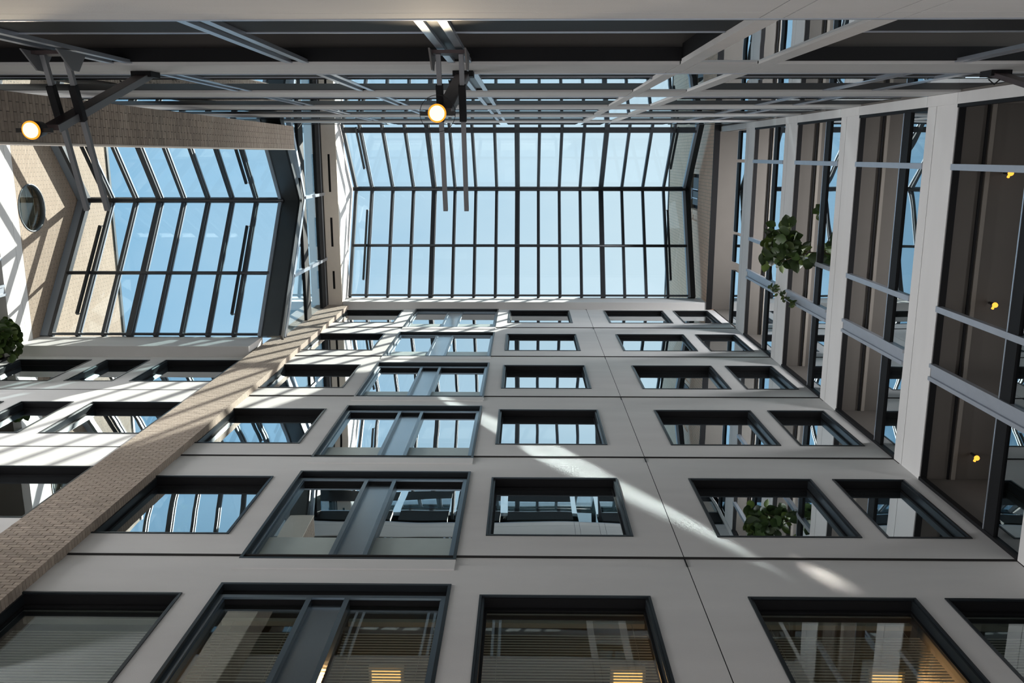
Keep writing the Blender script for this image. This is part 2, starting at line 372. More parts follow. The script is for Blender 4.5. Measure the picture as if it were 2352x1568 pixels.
# front pier: broad face towards us
pf = root('wall_pier_front', (-6.37, 4.95, -ZC), kind='structure')
B(-6.885, -5.865, 4.885, 5.02, -ZC, 28.28).build('pier_core', M['mortar'], pf)
Lb, Hb = .1615, .07
full, half = brick_meshes(Lb, Hb, .14, 'y')
rest = MB(); x0 = -6.90; nz0 = 8.55; row = 0; z = nz0
while z < 28.2:
    x = x0; k = 0
    seq = [Lb] * 6 + [Lb / 2] if row % 2 == 0 else [Lb / 2] + [Lb] * 6
    for l in seq:
        cx, cz = x + l / 2, z + Hb / 2
        jy = 4.94 + random.uniform(-.002, .002)
        if row < 46: inst(full if l == Lb else half, 'brick', (cx, jy, cz), pf)
        else: rest.box(x + .005, x + l - .005, jy - .07, jy + .07, z + .005, z + Hb - .005)
        x += l
    row += 1; z += Hb
o = rest.build('brick_courses', M['brick'], pf); o['kind'] = 'stuff'
# rear pier: its flank towards us, a pale rendered return on the atrium side
pb = root('wall_pier_rear', (-6.55, -.45, -ZC), kind='structure')
B(-6.9, -6.215, -.745, -.15, -ZC, 23.75).build('pier_core', M['mortar'], pb)
B(-6.9, -6.195, -.15, -.125, -ZC, 23.75).build('render_return', M['soffit'], pb)
Lb, Hb = .24, .073
full, half = brick_meshes(Lb, Hb, .10, 'x')
rest = MB(); row = 0; z = 10.0
while z < 23.7:
    seq = [Lb] * 2 + [Lb / 2] if row % 2 == 0 else [Lb / 2] + [Lb] * 2
    y = -.75
    for l in seq:
        jx = -6.25 + random.uniform(-.002, .002)
        if row < 100: inst(full if l == Lb else half, 'brick', (jx, y + l / 2, z + Hb / 2), pb)
        else: rest.box(jx - .05, jx + .05, y + .005, y + l - .005, z + .005, z + Hb - .005)
        y += l
    row += 1; z += Hb
o = rest.build('brick_courses', M['brick'], pb); o['kind'] = 'stuff'

# ================================================================== galleries on the right and the left wall
def gallery(name, X, S, ya, yb, tops, posts, column, back, open_low):
    """open galleries behind plane x=X; S=+1 the gallery lies towards +x. tops: tops of the spandrel bands"""
    wr = root(name, (X, 2, -ZC), kind='structure')
    bx = lambda x0, x1, *a: B(min(X + S * x0, X + S * x1), max(X + S * x0, X + S * x1), *a)
    for i, T in enumerate(tops):
        bx(0, .11, ya, yb, T - .285, T).build('spandrel_panel', M['white'], wr)
        bx(0, .11, ya, yb, T - .95, T - .297).build('spandrel_panel', M['white'], wr)
        bx(.012, .1, ya, yb, T - .3, T - .28).build('joint', M['black'], wr)
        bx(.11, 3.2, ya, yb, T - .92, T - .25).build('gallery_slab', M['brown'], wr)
        bx(.015, .11, ya, yb, T - .975, T - .94).build('edge_beam', M['black'], wr)
        bx(.50, .56, ya, yb, T - .96, T - .915).build('ceiling_trim', M['trimgrey'], wr)
        bx(.44, .47, ya, yb, T - .95, T - .915).build('ceiling_trim', M['black'], wr)
        top = T + (2.79 if i + 1 < len(tops) or S < 0 else 3.2)
        ys = [ya + .03] + sorted([v for p in posts for v in (p - .045, p + .045)] + [column[0], column[1]]) + [yb - .03]
        for k in range(0, len(ys), 2):
            bx(.03, .045, ys[k], ys[k + 1], T + .01, T + .60).build('guard_pane', M['guard'], wr)
            bx(.0, .10, ys[k], ys[k + 1], T + .59, T + .85).build('handrail', M['black'], wr)
            bx(-.008, .0, ys[k], ys[k + 1], T + .83, T + .855).build('rail_trim', M['alu'], wr)
        if T > 25: continue
        for p in posts: bx(-.02, .07, p - .045, p + .045, T, top).build('post', M['post'], wr)
        c0, c1 = column
        for p in (c0 + .03, c1 - .03): bx(-.03, .05, p - .03, p + .03, T, top).build('post', M['post'], wr)
        bx(.01, .06, c0 + .06, c1 - .06, T, top).build('column_cover', M['post'], wr)
        bx(-.01, .08, yb - .05, yb, T, top).build('jamb', M['black'], wr)
        bx(-.01, .08, ya, ya + .05, T, top).build('jamb', M['black'], wr)
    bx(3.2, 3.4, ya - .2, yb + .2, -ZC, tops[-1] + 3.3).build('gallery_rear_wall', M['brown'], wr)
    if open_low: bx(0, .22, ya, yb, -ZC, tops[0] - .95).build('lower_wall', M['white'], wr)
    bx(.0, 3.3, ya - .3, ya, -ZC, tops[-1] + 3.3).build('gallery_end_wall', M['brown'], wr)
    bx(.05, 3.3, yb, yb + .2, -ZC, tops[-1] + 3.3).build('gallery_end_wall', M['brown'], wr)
    return wr
gr = gallery('wall_right', 6.22, 1, -.715, 5.0, J, [.175, 2.275], (3.12, 3.38), True, True)
gl_ = gallery('wall_left', -12.9, -1, -1.6, 5.0, [22.0 - 3.74 * k for k in (4, 3, 2, 1)], [.175, 2.5], (3.14, 3.42), True, True)
B(-13.12, -12.9, -1.6, 5.0, 21.72, 22.0).build('spandrel_panel', M['white'], gl_)
B(-13.12, -12.9, -1.6, 5.0, 21.05, 21.71).build('spandrel_panel', M['white'], gl_)
B(-13.1, -12.912, -1.6, 5.0, 21.70, 21.73).build('joint', M['black'], gl_)
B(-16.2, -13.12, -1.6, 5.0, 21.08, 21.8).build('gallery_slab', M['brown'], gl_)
for k in range(-1, 6):
    z0 = (J[k] if k >= 0 else -ZC); z1 = J[k + 1] - .95 if k < 5 else 28.27
    B(6.2, 6.36, -.875, -.715, z0 + .006, z1 - .006).build('corner_casing', M['white'], gr)
    if k < 5: B(6.2, 6.36, -.875, -.715, z1, J[k + 1]).build('corner_casing', M['white'], gr)
# brick gable wall of the left end with its round window
R_ = .62; cyz = (1.36, 22.66)
def wall_round(x0, x1, y0, y1, z0, z1, c, r, n=40):
    m = MB(); ang = [math.pi / 4 + 2 * math.pi * k / n for k in range(n)]
    def edge(a):
        dx, dz = math.cos(a), math.sin(a)
        t = min([(y1 - c[0]) / dx if dx > 1e-9 else 1e9, (y0 - c[0]) / dx if dx < -1e-9 else 1e9, (z1 - c[1]) / dz if dz > 1e-9 else 1e9, (z0 - c[1]) / dz if dz < -1e-9 else 1e9])
        return (c[0] + dx * t, c[1] + dz * t)
    cor = {}
    angs = sorted(set(ang + [math.atan2(q - c[1], p - c[0]) % (2 * math.pi) for p in (y0, y1) for q in (z0, z1)]), key=lambda a: a % (2 * math.pi))
    angs = [a % (2 * math.pi) for a in angs]; angs = sorted(angs)
    k = len(angs)
    for a in angs:
        e = edge(a); i = (c[0] + r * math.cos(a), c[1] + r * math.sin(a))
        m.v += [(x1, *i), (x1, *e), (x0, *i), (x0, *e)]
    for j in range(k):
        a, b = 4 * j, 4 * ((j + 1) % k)
        m.f += [(a, b, b + 1, a + 1), (a + 2, a + 3, b + 3, b + 2), (a, a + 2, b + 2, b), (a + 1, b + 1, b + 3, a + 3)]
    return m
wall_round(-13.2, -12.9, -1.8, 6.2, 22.0, 27.0, cyz, R_).build('brick_gable', M['brickl'], gl_)
B(-13.3, -12.86, -1.8, 6.2, 27.0, 27.12).build('coping', M['infill'], gl_)
B(-16.3, -13.2, -1.8, 6.2, 26.4, 26.6).build('rear_roof', M['dark'], gl_)
WN[0] += 1
rw = root('window_%d' % WN[0], (-12.95, cyz[0], cyz[1] - R_), kind='structure'); rw['label'] = 'round window in the sunlit brick gable at far left'
MB().ring(cyz, R_ - .03, R_ + .006, 'x', -13.02, -12.89).build('round_frame', M['infill'], rw, True)
MB().prism([(cyz[0] + (R_ - .04) * math.cos(2 * math.pi * k / 40), cyz[1] + (R_ - .04) * math.sin(2 * math.pi * k / 40)) for k in range(40)], 'x', -13.0, -12.985).build('pane', M['roundpane'], rw)
for dz in (-.3, 0, .3):
    hw = math.sqrt((R_ - .05) ** 2 - dz * dz); B(-13.03, -13.01, cyz[0] - hw, cyz[0] + hw, cyz[1] + dz - .008, cyz[1] + dz + .008).build('glazing_bead', M['infill'], rw)
B(-13.8, -13.4, cyz[0] - 1, cyz[0] + 1, cyz[1] - 1, cyz[1] + 1).build('room_screen', M['soffit'], rw)

# brick tower over the right wall, seen below and through the main roof
tw = root('wall_tower_right', (6.3, 2, 28.3), kind='structure')
ya_, yb_ = .28, 2.28; za_, zb_ = 30.5, 32.45
m = MB()
for (y0, y1, z0, z1) in ((-8, ya_, 28.34, 36.6), (yb_, 8.5, 28.34, 36.6), (ya_, yb_, 28.34, za_), (ya_, yb_, zb_, 36.6)): m.box(6.0, 6.4, y0, y1, z0, z1)
m.build('brick_face', M['brickt'], tw)
B(6.4, 10, -8, 8.5, 28.4, 36.6).build('tower_mass', M['soffit'], tw)
B(5.97, 6.42, -8, 8.5, 36.6, 36.75).build('coping', M['dark'], tw)
B(6.0, 6.18, -1.5, 5.0, 28.27, 28.345).build('lintel', M['black'], tw)
B(6.18, 9.4, -1.2, 5.0, 28.33, 28.5).build('gallery_slab', M['brown'], tw)
# vent recess
B(6.25, 6.4, ya_, yb_, za_, zb_).build('recess_back', M['black'], tw)
for (y0, y1, z0, z1, x) in ((ya_, ya_ + .19, 31.75, 32.3, 6.06), (ya_, ya_ + .19, 30.55, 31.6, 6.06), (ya_ + .20, ya_ + .38, 31.55, 32.4, 6.02), (ya_ + .20, ya_ + .38, 30.52, 31.5, 6.02),
                            (yb_ - .18, yb_, 31.6, 32.3, 6.06), (yb_ - .18, yb_, 30.55, 31.5, 6.06), (yb_ - .36, yb_ - .19, 31.6, 32.4, 6.02), (yb_ - .36, yb_ - .19, 30.52, 31.52, 6.02)):
    B(x, 6.3, y0, y1, z0, z1).build('brick_block', M['brickt'], tw)
B(6.1, 6.2, ya_ + .52, ya_ + .92, 31.0, 31.95).build('louvre_panel', M['louvre'], tw)
B(6.1, 6.2, ya_ + 1.0, ya_ + 1.48, 31.0, 31.95).build('louvre_panel', M['louvre'], tw)
for y0 in (ya_ + .93, ya_ + 1.24): B(6.08, 6.2, y0 - .015, y0 + .015, 31.0, 31.95).build('glazing_bar', M['alu'], tw)
B(6.08, 6.2, ya_ + .9, ya_ + 1.3, 32.1, 32.16).build('glazing_bar', M['alu'], tw)

# ================================================================== rear wall: glazed galleries right above and behind us
wb = root('wall_rear', (0, -1, -ZC), kind='structure')
YR = -.88
CT = [6.05, 10.0, 13.9, 17.65, 21.2, 25.0]
CPOST = [(-4.2, -3.95), (-2.4, -2.17), (-.77, -.54), (4.25, 4.4), (4.95, 5.08)]
CCOL = [(1.54, 1.70), (2.31, 2.49)]
for i, T in enumerate(CT):
    for k, (a, b) in enumerate(((-7.6, 1.535), (1.545, 1.695), (1.705, 2.305), (2.315, 2.485), (2.495, 6.3))):
        B(a, b, YR - .16, YR, T - .24, T).build('spandrel_panel', M['white'], wb)
        B(a, b, YR - .16, YR, T - .98, T - .25).build('spandrel_panel', M['white'], wb)
    B(-7.6, 6.3, YR - .15, YR - .012, T - .97, T - .01).build('joint', M['black'], wb)
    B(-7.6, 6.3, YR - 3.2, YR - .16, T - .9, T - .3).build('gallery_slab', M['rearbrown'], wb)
    B(-7.6, 6.3, YR - .16, YR - .03, T - 1.02, T - .97).build('edge_beam', M['black'], wb)
    nxt = CT[i + 1] - .98 if i < 5 else T + .9
    if i == 5: nxt = T + 2.6
    B(-7.6, 6.3, YR - .02, YR + .008, T, T + .025).build('sill_trim', M['alu'], wb)
    xs = [-7.55] + [v for p in CPOST[:3] for v in p] + [CCOL[0][0], CCOL[0][1], CCOL[1][0], CCOL[1][1]] + [v for p in CPOST[3:] for v in p] + [6.2]
    for k in range(0, len(xs), 2):
        mid = xs[k] > 1.6 and xs[k + 1] < 2.4
        B(xs[k], xs[k + 1], *((YR - .03, YR - .02, T, nxt) if mid else (YR - .14, YR - .12, T, T + .32))).build('lower_pane', M['guard' if mid else 'rearpane'], wb)
        if not mid:
            B(xs[k], xs[k + 1], YR - .16, YR - .05, T + .30, T + 1.0).build('transom_panel', M['black'], wb)
            B(xs[k], xs[k + 1], YR - .055, YR - .04, T + .985, T + 1.01).build('transom_trim', M['alu'], wb)
            if i:
                hp = T + (1.0, 1.6, 1.35, 1.25, 1.25, 1.8)[i]
                B(xs[k], xs[k + 1], YR - .03, YR - .02, T + 1.0, hp).build('upper_pane', M['guard'], wb)
                B(xs[k], xs[k + 1], YR - .05, YR - .03, hp, nxt).build('head_panel', M['black'], wb)
    if i < 5:
        for a, b in CPOST:
            B(a, a + .065, YR - .05, YR - .015, T, nxt).build('post', M['alu'], wb); B(b - .065, b, YR - .05, YR - .015, T, nxt).build('post', M['alu'], wb)
            B(a + .065, b - .065, YR - .06, YR - .045, T, nxt).build('post_web', M['dark'], wb)
        for a, b in CCOL: B(a + .005, b - .005, YR - .05, YR, T, nxt).build('column_casing', M['white'], wb); B(a + .015, b - .015, YR - .2, YR - .05, T, nxt).build('column_web', M['black'], wb)
B(-7.6, 6.3, YR - 3.4, YR - 3.2, -ZC, 28.4).build('gallery_rear_wall', M['brown'], wb)
B(-6.3, 6.3, YR - .25, YR, -ZC, 5.07).build('lower_wall', M['white'], wb)
B(-6.4, 10, -9, -2.1, 28.3, 28.6).build('rear_roof', M['dark'], wb)
B(-16, -7.7, -1.8, -1.2, -ZC, 23.2).build('side_rear_wall', M['white'], wb)
B(-7.8, -7.6, YR - 3.3, YR, -ZC, 22.5).build('gallery_end_wall', M['brown'], wb)
B(-16, -7.7, -9, -1.6, 23.0, 23.2).build('rear_roof', M['dark'], wb)

# ================================================================== glass roofs
def roof(name, label, x0, x1, bars, wide, prof, purl, pane_x, loc):
    """prof: (y,z) from front eave over the ridge to the rear; purl: fraction list on front slope"""
    rt = root(name, loc, label, 'skylight')
    (ye, ze), (yr, zr), (yk, zk) = prof
    off = .09
    def P(side, f):   # point on slope
        return (ye + (yr - ye) * f, ze + (zr - ze) * f) if side == 0 else (yr + (yk - yr) * f, zr + (zk - zr) * f)
    for x in bars:
        wd = .15 if x in wide else .085
        m_ = MB()
        for s in (0, 1):
            a, b = P(s, 0), P(s, 1); m_.bar((x, a[0], a[1] - off), (x, b[0], b[1] - off), wd, .15)
        m_.build('glazing_bar', M['rafter'], rt)
        m_ = MB()
        for s in (0, 1):
            a, b = P(s, 0), P(s, 1); m_.bar((x + wd / 2 + .012, a[0], a[1] - .03), (x + wd / 2 + .012, b[0], b[1] - .03), .022, .05)
        m_.build('bar_trim', M['lightbar'], rt)
    for x, mm, wd in ((x0, 'rafter', .10), (x1, 'lightbar', .09)):
        m_ = MB()
        for s in (0, 1):
            a, b = P(s, 0), P(s, 1); m_.bar((x, a[0], a[1] - off), (x, b[0], b[1] - off), wd, .16)
        m_.build('edge_bar', M[mm], rt)
    MB().tube([(x0 - .1, yr, zr - .16), (x1 + .1, yr, zr - .16)], .075, 12).build('ridge_tube', M['rafter'], rt, True)
    MB().bar((x0, yr, zr), (x1, yr, zr), .16, .10).build('ridge_cap', M['dark'], rt)
    for f in purl:
        y, z = P(0, f); MB().tube([(x0, y, z - .17), (x1, y, z - .17)], .05, 10).build('purlin', M['rafter'], rt, True)
    y, z = P(0, .02); MB().bar((x0, y, z - .13), (x1, y, z - .13), .06, .08).build('eave_rail', M['rafter'], rt)
    xs = [x0] + list(bars) + [x1]
    fr = [0] + list(purl) + [1]
    for i in range(len(xs) - 1):
        for k in range(len(fr) - 1):
            a, b = P(0, fr[k]), P(0, fr[k + 1]); MB().bar(((xs[i] + xs[i + 1]) / 2, *a), ((xs[i] + xs[i + 1]) / 2, *b), xs[i + 1] - xs[i] - .01, .012).build('pane', M['roofpane'], rt)
        a, b = P(1, 0), P(1, 1); MB().bar(((xs[i] + xs[i + 1]) / 2, *a), ((xs[i] + xs[i + 1]) / 2, *b), xs[i + 1] - xs[i] - .01, .012).build('pane', M['roofpane'], rt)
    return rt, P
mbars = [round(-.28 + .735 * k, 3) for k in range(-7, 8)]
mainroof, PM = roof('glass_roof', 'wide gabled glass roof over the main atrium, above the long white ledge', -5.98, 5.58, mbars,
    {mbars[3], mbars[7], mbars[11]}, ((4.75, 29.22), (1.18, 31.1), (-2.1, 28.0)), [.47], None, (0, 4.75, 29.2))
lbars = [-12.59 + .695 * k for k in range(1, 8)]
sideroof, PS = roof('glass_roof', 'lower gabled glass roof at left, over the side bay between the brick piers', -12.6, -7.02, lbars,
    {lbars[2]}, ((4.72, 22.42), (1.28, 25.15), (-1.5, 23.05)), [.45], None, (-9.8, 4.72, 22.4))
# cross rails of the rear slopes, closing flashings, opaque end
y, z = PM(1, .60); MB().bar((-5.98, y, z - .12), (5.58, y, z - .12), .18, .14).build('cross_rail', M['rafter'], mainroof)
def slope_plate(x0, x1, P, lift, th):
    m_ = MB()
    for s in (0, 1):
        a, b = P(s, 0), P(s, 1); m_.bar(((x0 + x1) / 2, a[0], a[1] + lift), ((x0 + x1) / 2, b[0], b[1] + lift), x1 - x0, th)
    return m_
slope_plate(5.63, 5.80, PM, -.06, .12).build('edge_flashing', M['dark'], mainroof)
slope_plate(-7.0, -6.46, PS, -.06, .10).build('end_panel', M['infill'], sideroof)
slope_plate(-12.9, -12.66, PS, -.05, .10).build('edge_flashing', M['lightbar'], sideroof)
slope_plate(-6.46, -6.40, PS, -.16, .28).build('end_rafter', M['dark'], sideroof)
def opener(par, P, x, s, f0, f1, d=-.09):
    a, b = P(s, f0), P(s, f1)
    MB().bar((x + d, a[0], a[1] - .24), (x + d, b[0], b[1] - .24), .06, .09).build('opener_motor', M['dark'], par)
    m_ = MB()
    for f in (f0, f1):
        p = P(s, f); m_.bar((x + d, p[0], p[1] - .2), (x, p[0], p[1] - .12), .03, .03)
    m_.build('opener_bracket', M['alu'], par)
for x in (mbars[0], mbars[14]):
    opener(mainroof, PM, x, 0, .16, .80, -.1 if x < 0 else .1); opener(mainroof, PM, x, 1, .22, .62, -.1 if x < 0 else .1)
for x in (lbars[0], lbars[6]):
    opener(sideroof, PS, x, 0, .16, .80, -.1); opener(sideroof, PS, x, 1, .18, .62, -.1)

# ================================================================== left end of the main atrium: slotted white beam, gable infill, clerestory
sb = root('wall_left_upper', (-6.35, 2, 28.3), kind='structure')
slots = [(-.02, 1.18), (2.0, 2.95), (3.75, 4.35)]
m_ = MB(); ys = [-1.3] + [v for s_ in slots for v in s_] + [5.0]
m_.box(-6.56, -6.36, -1.3, 5.0, 28.3, 28.36); m_.box(-6.28, -6.07, -1.3, 5.0, 28.3, 28.36)
for k in range(0, len(ys), 2): m_.box(-6.36, -6.28, ys[k], ys[k + 1], 28.3, 28.36)
m_.build('soffit_board', M['soffit'], sb)
for (a, b) in slots: B(-6.36, -6.28, a, b, 28.36, 28.40).build('air_slot', M['black'], sb)
B(-6.58, -6.07, -1.3, 5.0, 28.41, 29.55).build('beam_face', M['white'], sb)
MB().prism([(4.75, 29.3), (1.18, 31.1), (-1.3, 28.9)], 'x', -6.4, -6.12).build('gable_infill', M['white'], sb)
WN[0] += 1
cl = root('window_%d' % WN[0], (-6.55, 2, 24), kind='structure'); cl['label'] = 'tall clerestory window between the lower glass roof and the slotted white beam'
xc = -6.58
low = [(4.87, 22.95), (1.25, 25.85), (-.95, 24.7)]
def zlow(y): return low[0][1] + (low[1][1] - low[0][1]) * (low[0][0] - y) / (low[0][0] - low[1][0]) if y > low[1][0] else low[1][1] + (low[2][1] - low[1][1]) * (low[1][0] - y) / (low[1][0] - low[2][0])
MB().bar((xc, *low[0]), (xc, *low[1]), .14, .16).bar((xc, *low[1]), (xc, *low[2]), .14, .16).build('sill_rafter', M['alu'], cl)
B(xc - .05, xc + .05, -.95, 4.87, 25.45, 25.98).build('transom', M['black'], cl)
B(xc - .05, xc + .05, -.95, 4.87, 27.5, 28.3).build('header', M['black'], cl)
B(xc + .05, xc + .07, -.95, 4.87, 27.98, 28.01).build('header_trim', M['alu'], cl)
for y in (1.24, 3.34): B(xc - .04, xc + .09, y - .045, y + .045, zlow(y), 28.3).build('mullion', M['alu'], cl)
edges = [4.87, 3.34, 1.24, -.95]
for k in range(3):
    a, b = edges[k], edges[k + 1]
    B(xc - .006, xc + .006, b + .04, a - .04, 25.98, 27.5).build('pane', M['clerestory'], cl)
    if k < 2: MB().prism([(a - .04, zlow(a - .04)), (b + .04, min(25.45, zlow(b + .04))), (b + .04, 25.45), (a - .04, 25.45)] if zlow(b + .04) < 25.45 else [(a - .04, zlow(a - .04)), (1.75, 25.45), (a - .04, 25.45)], 'x', xc - .006, xc + .006).build('pane', M['clerestory'], cl)
    else: MB().prism([(-.91, zlow(-.91)), (.48, 25.45), (-.91, 25.45)], 'x', xc - .006, xc + .006).build('pane', M['clerestory'], cl)

# ================================================================== floodlights on outrigger frames
def floodlight(x, label, lp_=(-.09, -.33, 7.40), yend=.52):
    t = root('floodlight', (x, YR, 8.0), label, 'floodlight', 'floodlights cantilevered from the rear wall')
    # two outrigger rods
    for sx in (-.10, .10):
        MB().bar((x + sx, YR + .005, 7.85), (x + sx, yend, 8.35), .042, .046).build('outrigger_rod', M['arm'], t)
        MB().bar((x + sx, -.60, 7.93), (x + sx, -.30, 8.04), .062, .07).build('rod_clamp', M['black'], t)
    MB().prism([(YR + .002, 7.60), (YR + .16, 7.83), (YR + .16, 7.95), (YR + .002, 8.1)], 'x', x - .16, x - .145).build('gusset_plate', M['arm'], t)
    MB().prism([(YR + .002, 7.60), (YR + .16, 7.83), (YR + .16, 7.95), (YR + .002, 8.1)], 'x', x + .145, x + .16).build('gusset_plate', M['arm'], t)
    B(x - .15, x + .15, YR + .001, YR + .03, 7.75, 7.95).build('anchor_plate', M['armdark'], t)
    # slanting channel from the upper band down to the lamp
    A_, B_ = Vector((x - .02, YR + .03, 9.75)), Vector((x + lp_[0] + .03, lp_[1] - .03, lp_[2] + .26))
    MB().bar(A_, B_, .13, .05, (0, 1, .2)).build('channel_arm', M['armdark'], t)
    s_ = Vector((.071, 0, 0))
    MB().bar(A_ + s_ + Vector((0, .01, 0)), B_ + s_ + Vector((0, .01, 0)), .012, .065, (0, 1, .2)).build('arm_flange', M['arm'], t)
    B(x - .12, x + .10, YR + .001, YR + .06, 9.62, 9.86).build('arm_foot', M['black'], t)
    MB().tube([(x - .14, YR + .10, 9.62), (x - .14, YR + .16, 9.5), (x - .14, YR + .12, 9.4)], .008, 6).build('cable_loop', M['black'], t)
    # lamp head looking down
    c = Vector((x + lp_[0], lp_[1], lp_[2])); d = Vector((.0, .10, -1)).normalized()
    pts = [c - d * .20, c - d * .15, c - d * .04, c]
    h = MB().tube(pts, [.03, .062, .074, .078], 24).build('lamp_housing', M['lampbody'], t, True)
    MB().tube([c, c + d * .008], [.077, .077], 28).build('reflector_rim', M['rim'], t)
    MB().tube([c + d * .009, c + d * .016], [.063, .063], 28).build('lens', M['lens'], t)
    for sx in (-1, 1):
        MB().bar(c + Vector((sx * .075, 0, .05)), c + Vector((sx * .145, 0, .05)), .05, .035, (0, 1, 0)).build('yoke_arm', M['lampbody'], t)
    n = 36; ringp = [c + Vector((.15 * math.cos(2 * math.pi * k / n), .15 * math.sin(2 * math.pi * k / n), .04)) for k in range(n + 1)]
    if x > -3: MB().tube(ringp, .0025, 6).build('guard_ring', M['lampbody'], t)
    lp = bpy.data.lights.new('floodlight_beam', 'SPOT'); lp.energy = 40; lp.color = (1, .8, .55); lp.spot_size = 1.6; lp.shadow_soft_size = .1
    lo = bpy.data.objects.new('floodlight_beam', lp); COL.objects.link(lo); lo.location = c + d * .05 + Vector((0, 0, ZC)); lo.rotation_euler = d.to_track_quat('-Z', 'Y').to_euler()
    return t
floodlight(-4.12, 'lit floodlight on twin outrigger rods in front of the brick pier, at upper left', (.0, -.20, 7.36))
floodlight(-.66, 'lit floodlight with ring guard on twin rods, hanging before the main glass roof', (-.08, -.34, 7.48))
floodlight(5.05, 'floodlight arm cut off by the right edge of the picture')

# ================================================================== lamps in galleries and rooms
for k, (y, lab) in enumerate(((.26, 'amber downlight at the upper edge of the right wall, by the topmost post'), (2.18, 'amber downlight under the gallery ceiling halfway along the right wall'), (4.57, 'amber downlight under the gallery ceiling near the front wall corner'))):
    zc_ = 12.97
    t = root('downlight', (7.0, y, zc_), lab, 'lamp', 'amber downlights of the right gallery')
    MB().tube([(7.0, y, zc_), (7.0, y, zc_ - .06), (6.98, y, zc_ - .20)], [.02, .02, .034], 14).build('lamp_housing', M['lampbody'], t, True)
    MB().tube([(6.98, y, zc_ - .20), (6.976, y, zc_ - .225)], [.04, .036], 16).build('bulb', M['bulb'], t)
    MB().tube([(6.97, y + .03, zc_ - .18), (6.95, y + .055, zc_ - .20)], [.016, .02], 10).build('side_bulb', M['bulb'], t)
def ceiling_light(x, y, z, lab, w_=.34, d_=.22):
    t = root('ceiling_light', (x, y, z), lab, 'lamp', 'warm ceiling lights in the front rooms')
    MB().holes(x - w_ / 2 - .04, x + w_ / 2 + .04, z - .07, z + .0, y - .01, y + .0, []).build('back_plate', M['frame'], t)
    B(x - w_ / 2 - .04, x + w_ / 2 + .04, y - .15, y + .15, z - .05, z).build('housing', M['plaster'], t)
    B(x - w_ / 2, x + w_ / 2, y - .12, y + .12, z - .065, z - .05).build('diffuser', M['warm'], t)
    lp = bpy.data.lights.new('room_glow', 'AREA'); lp.energy = 30; lp.color = (1, .52, .22); lp.shape = 'RECTANGLE'; lp.size = w_; lp.size_y = d_
    lo = bpy.data.objects.new('room_glow', lp); COL.objects.link(lo); lo.location = (x, y, z - .09 + ZC)
ceiling_light(-1.64, 6.12, 9.28, 'warm ceiling light behind the blind of the lowest steel bay window')
ceiling_light(1.24, 6.12, 9.28, 'warm ceiling light behind the blind of the lowest central window')
ceiling_light(4.30, 6.12, 9.28, 'warm ceiling light behind the blind of the lowest window, right of the wall joint')
ceiling_light(-8.5, 5.95, 13.43, 'warm ceiling light in the window left of the brick pier', .3, .2)

# ================================================================== venetian blinds of the lowest row
def blind(x0, x1, lab):
    t = root('venetian_blind', ((x0 + x1) / 2, 5.30, 7.2), lab, 'blind', 'venetian blinds in the lowest windows')
    me = unit_box('slat', x1 - x0, .033, .004, M['blind'])
    k = 0; z = 8.84
    while z > 7.2:
        inst(me, 'slat', ((x0 + x1) / 2, 5.30, z), t, (math.radians(80), 0, 0)); z -= .053; k += 1
    for xx in (x0 + .15, x1 - .15):
        B(xx - .002, xx + .002, 5.272, 5.274, 7.2, 9.1).build('ladder_cord', M['blind'], t)
    B(x0, x1, 5.27, 5.33, 9.05, 9.12).build('headrail', M['blind'], t)
b0 = COLS[1]; xa, xb = b0[0] + 2.73 * .403, b0[0] + 2.73 * .565
blind(COLS[0][0] + .06, COLS[0][1] - .06, 'half drawn blind in the lowest window beside the brick pier')
blind(b0[0] + .1, xa - .03, 'half drawn blind in the left light of the lowest steel bay window')
blind(xb + .03, b0[1] - .1, 'half drawn blind in the right light of the lowest steel bay window')
blind(COLS[2][0] + .06, COLS[2][1] - .06, 'half drawn blind in the lowest central window')
blind(COLS[3][0] + .06, COLS[3][1] - .06, 'half drawn blind in the lowest window right of the vertical wall joint')
blind(COLS[4][0] + .06, COLS[4][1] - .06, 'half drawn blind in the lowest window at the right wall corner')

# ================================================================== plants
def leaf_mesh(name, m, ln, wd):
    me = bpy.data.meshes.new(name); v = []; f = []; n = 5
    prof = [0.15, .80, 1.0, .97, .70, 0.10]
    for i in range(n + 1):
        t = i / n; y = t * ln; zz = -.35 * ln * t * t; w2 = wd / 2 * prof[i]
        v += [(-w2, y, zz + .10 * w2), (0, y, zz - .05 * wd), (w2, y, zz + .10 * w2)]
    for i in range(n):
        a = 3 * i; f += [(a, a + 1, a + 4, a + 3), (a + 1, a + 2, a + 5, a + 4)]
    me.from_pydata(v, [], f); me.materials.append(m)
    for p in me.polygons: p.use_smooth = True
    return me
LEAF = [leaf_mesh('leaf', M['leaf'], .24, .19), leaf_mesh('leaf', M['leafl'], .20, .15)]
SMALL = [leaf_mesh('leaf', M['leaf'], .15, .08), leaf_mesh('leaf', M['leafl'], .13, .07)]
def leaves(par, pts, kinds, lo=.7, hi=1.25, droop=.5):
    for p in pts:
        me = kinds[0] if random.random() < .7 else kinds[1]
        s = random.uniform(lo, hi)
        inst(me, 'leaf', p, par, (random.uniform(-.9, .5), random.uniform(-droop, droop), random.uniform(0, 6.28)), (s, s, s))
def ball(c, r, n):
    out = []
    while len(out) < n:
        p = Vector((random.uniform(-1, 1), random.uniform(-1, 1), random.uniform(-1, 1)))
        if .35 < p.length < 1: out.append((c[0] + p.x * r[0], c[1] + p.y * r[1], c[2] + p.z * r[2]))
    return out
t = root('potted_plant', (6.55, 2.05, 17.65), 'broad leaved plant leaning out over the rail of the right wall', 'plant')
MB().tube([(6.5, 2.05, 17.66), (6.5, 2.05, 18.15)], [.16, .2], 18).build('pot', M['pot'], t, True)
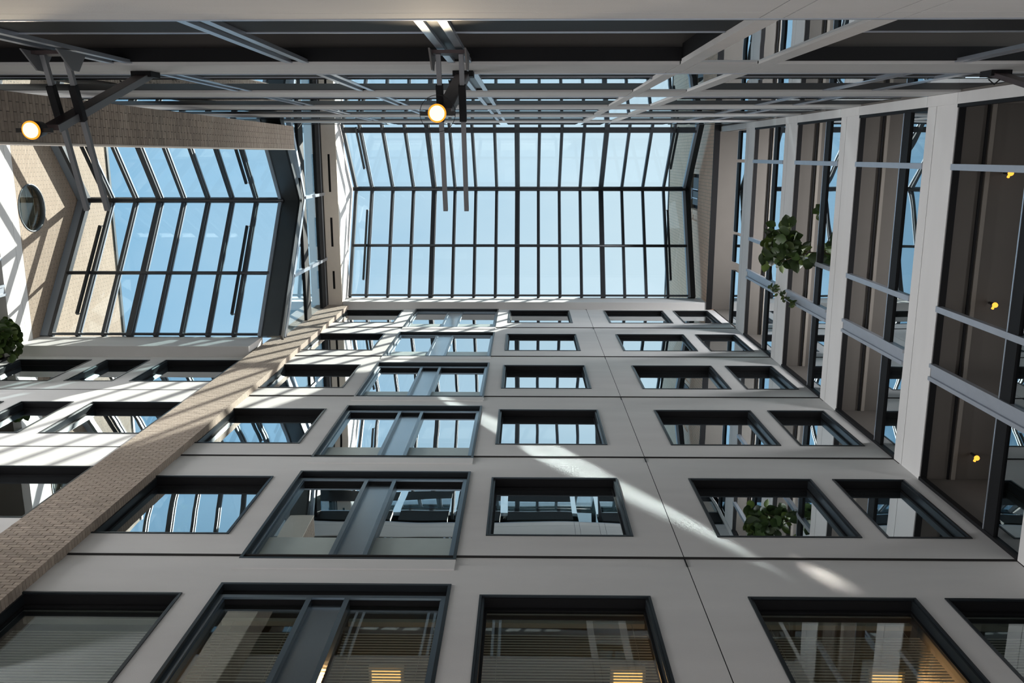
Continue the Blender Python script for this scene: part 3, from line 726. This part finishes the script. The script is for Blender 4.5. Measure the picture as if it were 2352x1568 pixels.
for e in ((5.35, 1.75, 18.9), (5.75, 1.6, 19.1), (5.5, 2.25, 18.6), (5.9, 2.1, 18.5)):
    MB().tube([(6.5, 2.05, 18.1), (6.4, 2.06, 18.62), (6.1, 2.05, 18.7), e], [.016, .014, .011, .006], 8).build('stem', M['stem'], t, True)
leaves(t, ball((5.52, 1.9, 18.8), (.44, .46, .35), 120) + ball((6.0, 2.12, 18.7), (.25, .2, .2), 24), LEAF)
t = root('potted_plant', (6.62, 1.3, 17.65), 'smaller plant standing behind the rail of the right gallery', 'plant')
MB().tube([(6.62, 1.3, 17.66), (6.62, 1.3, 18.0)], [.12, .15], 18).build('pot', M['pot'], t, True)
MB().tube([(6.62, 1.3, 17.98), (6.6, 1.3, 18.6), (6.6, 1.25, 19.2)], [.014, .012, .006], 8).build('stem', M['stem'], t, True)
leaves(t, ball((6.58, 1.28, 19.0), (.2, .28, .5), 55), LEAF, .5, .8)
t = root('trailing_vine', (6.1, 3.25, 19.3), 'thin vine hanging along the column cover of the right wall', 'plant')
path = [(6.12, 3.2, 21.6), (6.1, 3.22, 21.0), (6.12, 3.27, 20.4), (6.08, 3.30, 19.8), (6.1, 3.31, 19.3)]
MB().tube(path, .008, 6).build('stem', M['stem'], t)
pts = []
for k in range(34):
    f = k / 33 * 4; i = min(int(f), 3); a, b = Vector(path[i]), Vector(path[i + 1]); p = a.lerp(b, f - i); pts.append((p.x + random.uniform(-.03, .03), p.y + random.uniform(-.04, .04), p.z))
leaves(t, pts, SMALL, .7, 1.1)
t = root('potted_plant', (-13.3, 4.3, 18.3), 'bushy dark green plant spilling over the left wall rail', 'plant')
MB().tube([(-13.25, 4.3, 18.28), (-13.25, 4.3, 18.8)], [.18, .22], 18).build('pot', M['pot'], t, True)
for e in ((-12.5, 4.4, 20.3), (-12.4, 4.1, 20.0), (-12.6, 4.6, 20.5)):
    MB().tube([(-13.25, 4.3, 18.75), (-13.0, 4.3, 19.5), e], [.016, .013, .006], 8).build('stem', M['stem'], t, True)
leaves(t, ball((-12.5, 4.3, 20.2), (.38, .5, .45), 130), LEAF, .7, 1.1)

for nm, lb in (('floor', 'stone floor of the atrium'), ('wall_front', 'tall pale panelled wall with six rows of windows'), ('wall_front_left', 'pale wall of the side bay left of the brick pier'),
               ('wall_pier_front', 'broad tan brick pier running up the left of the front wall'), ('wall_pier_rear', 'tan brick pier with a pale return, seen beside the upper left floodlight'),
               ('wall_right', 'right wall of open galleries behind white bands and grey posts'), ('wall_left', 'sunlit brick gable with a round window over white bands at far left'),
               ('wall_tower_right', 'brick tower wall with a vent recess at the right end of the main glass roof'), ('wall_rear', 'rear wall of white bands, dark glazing and metal posts across the top'),
               ('wall_left_upper', 'white beam with three black air slots left of the main glass roof')):
    bpy.data.objects[nm]['label'] = lb
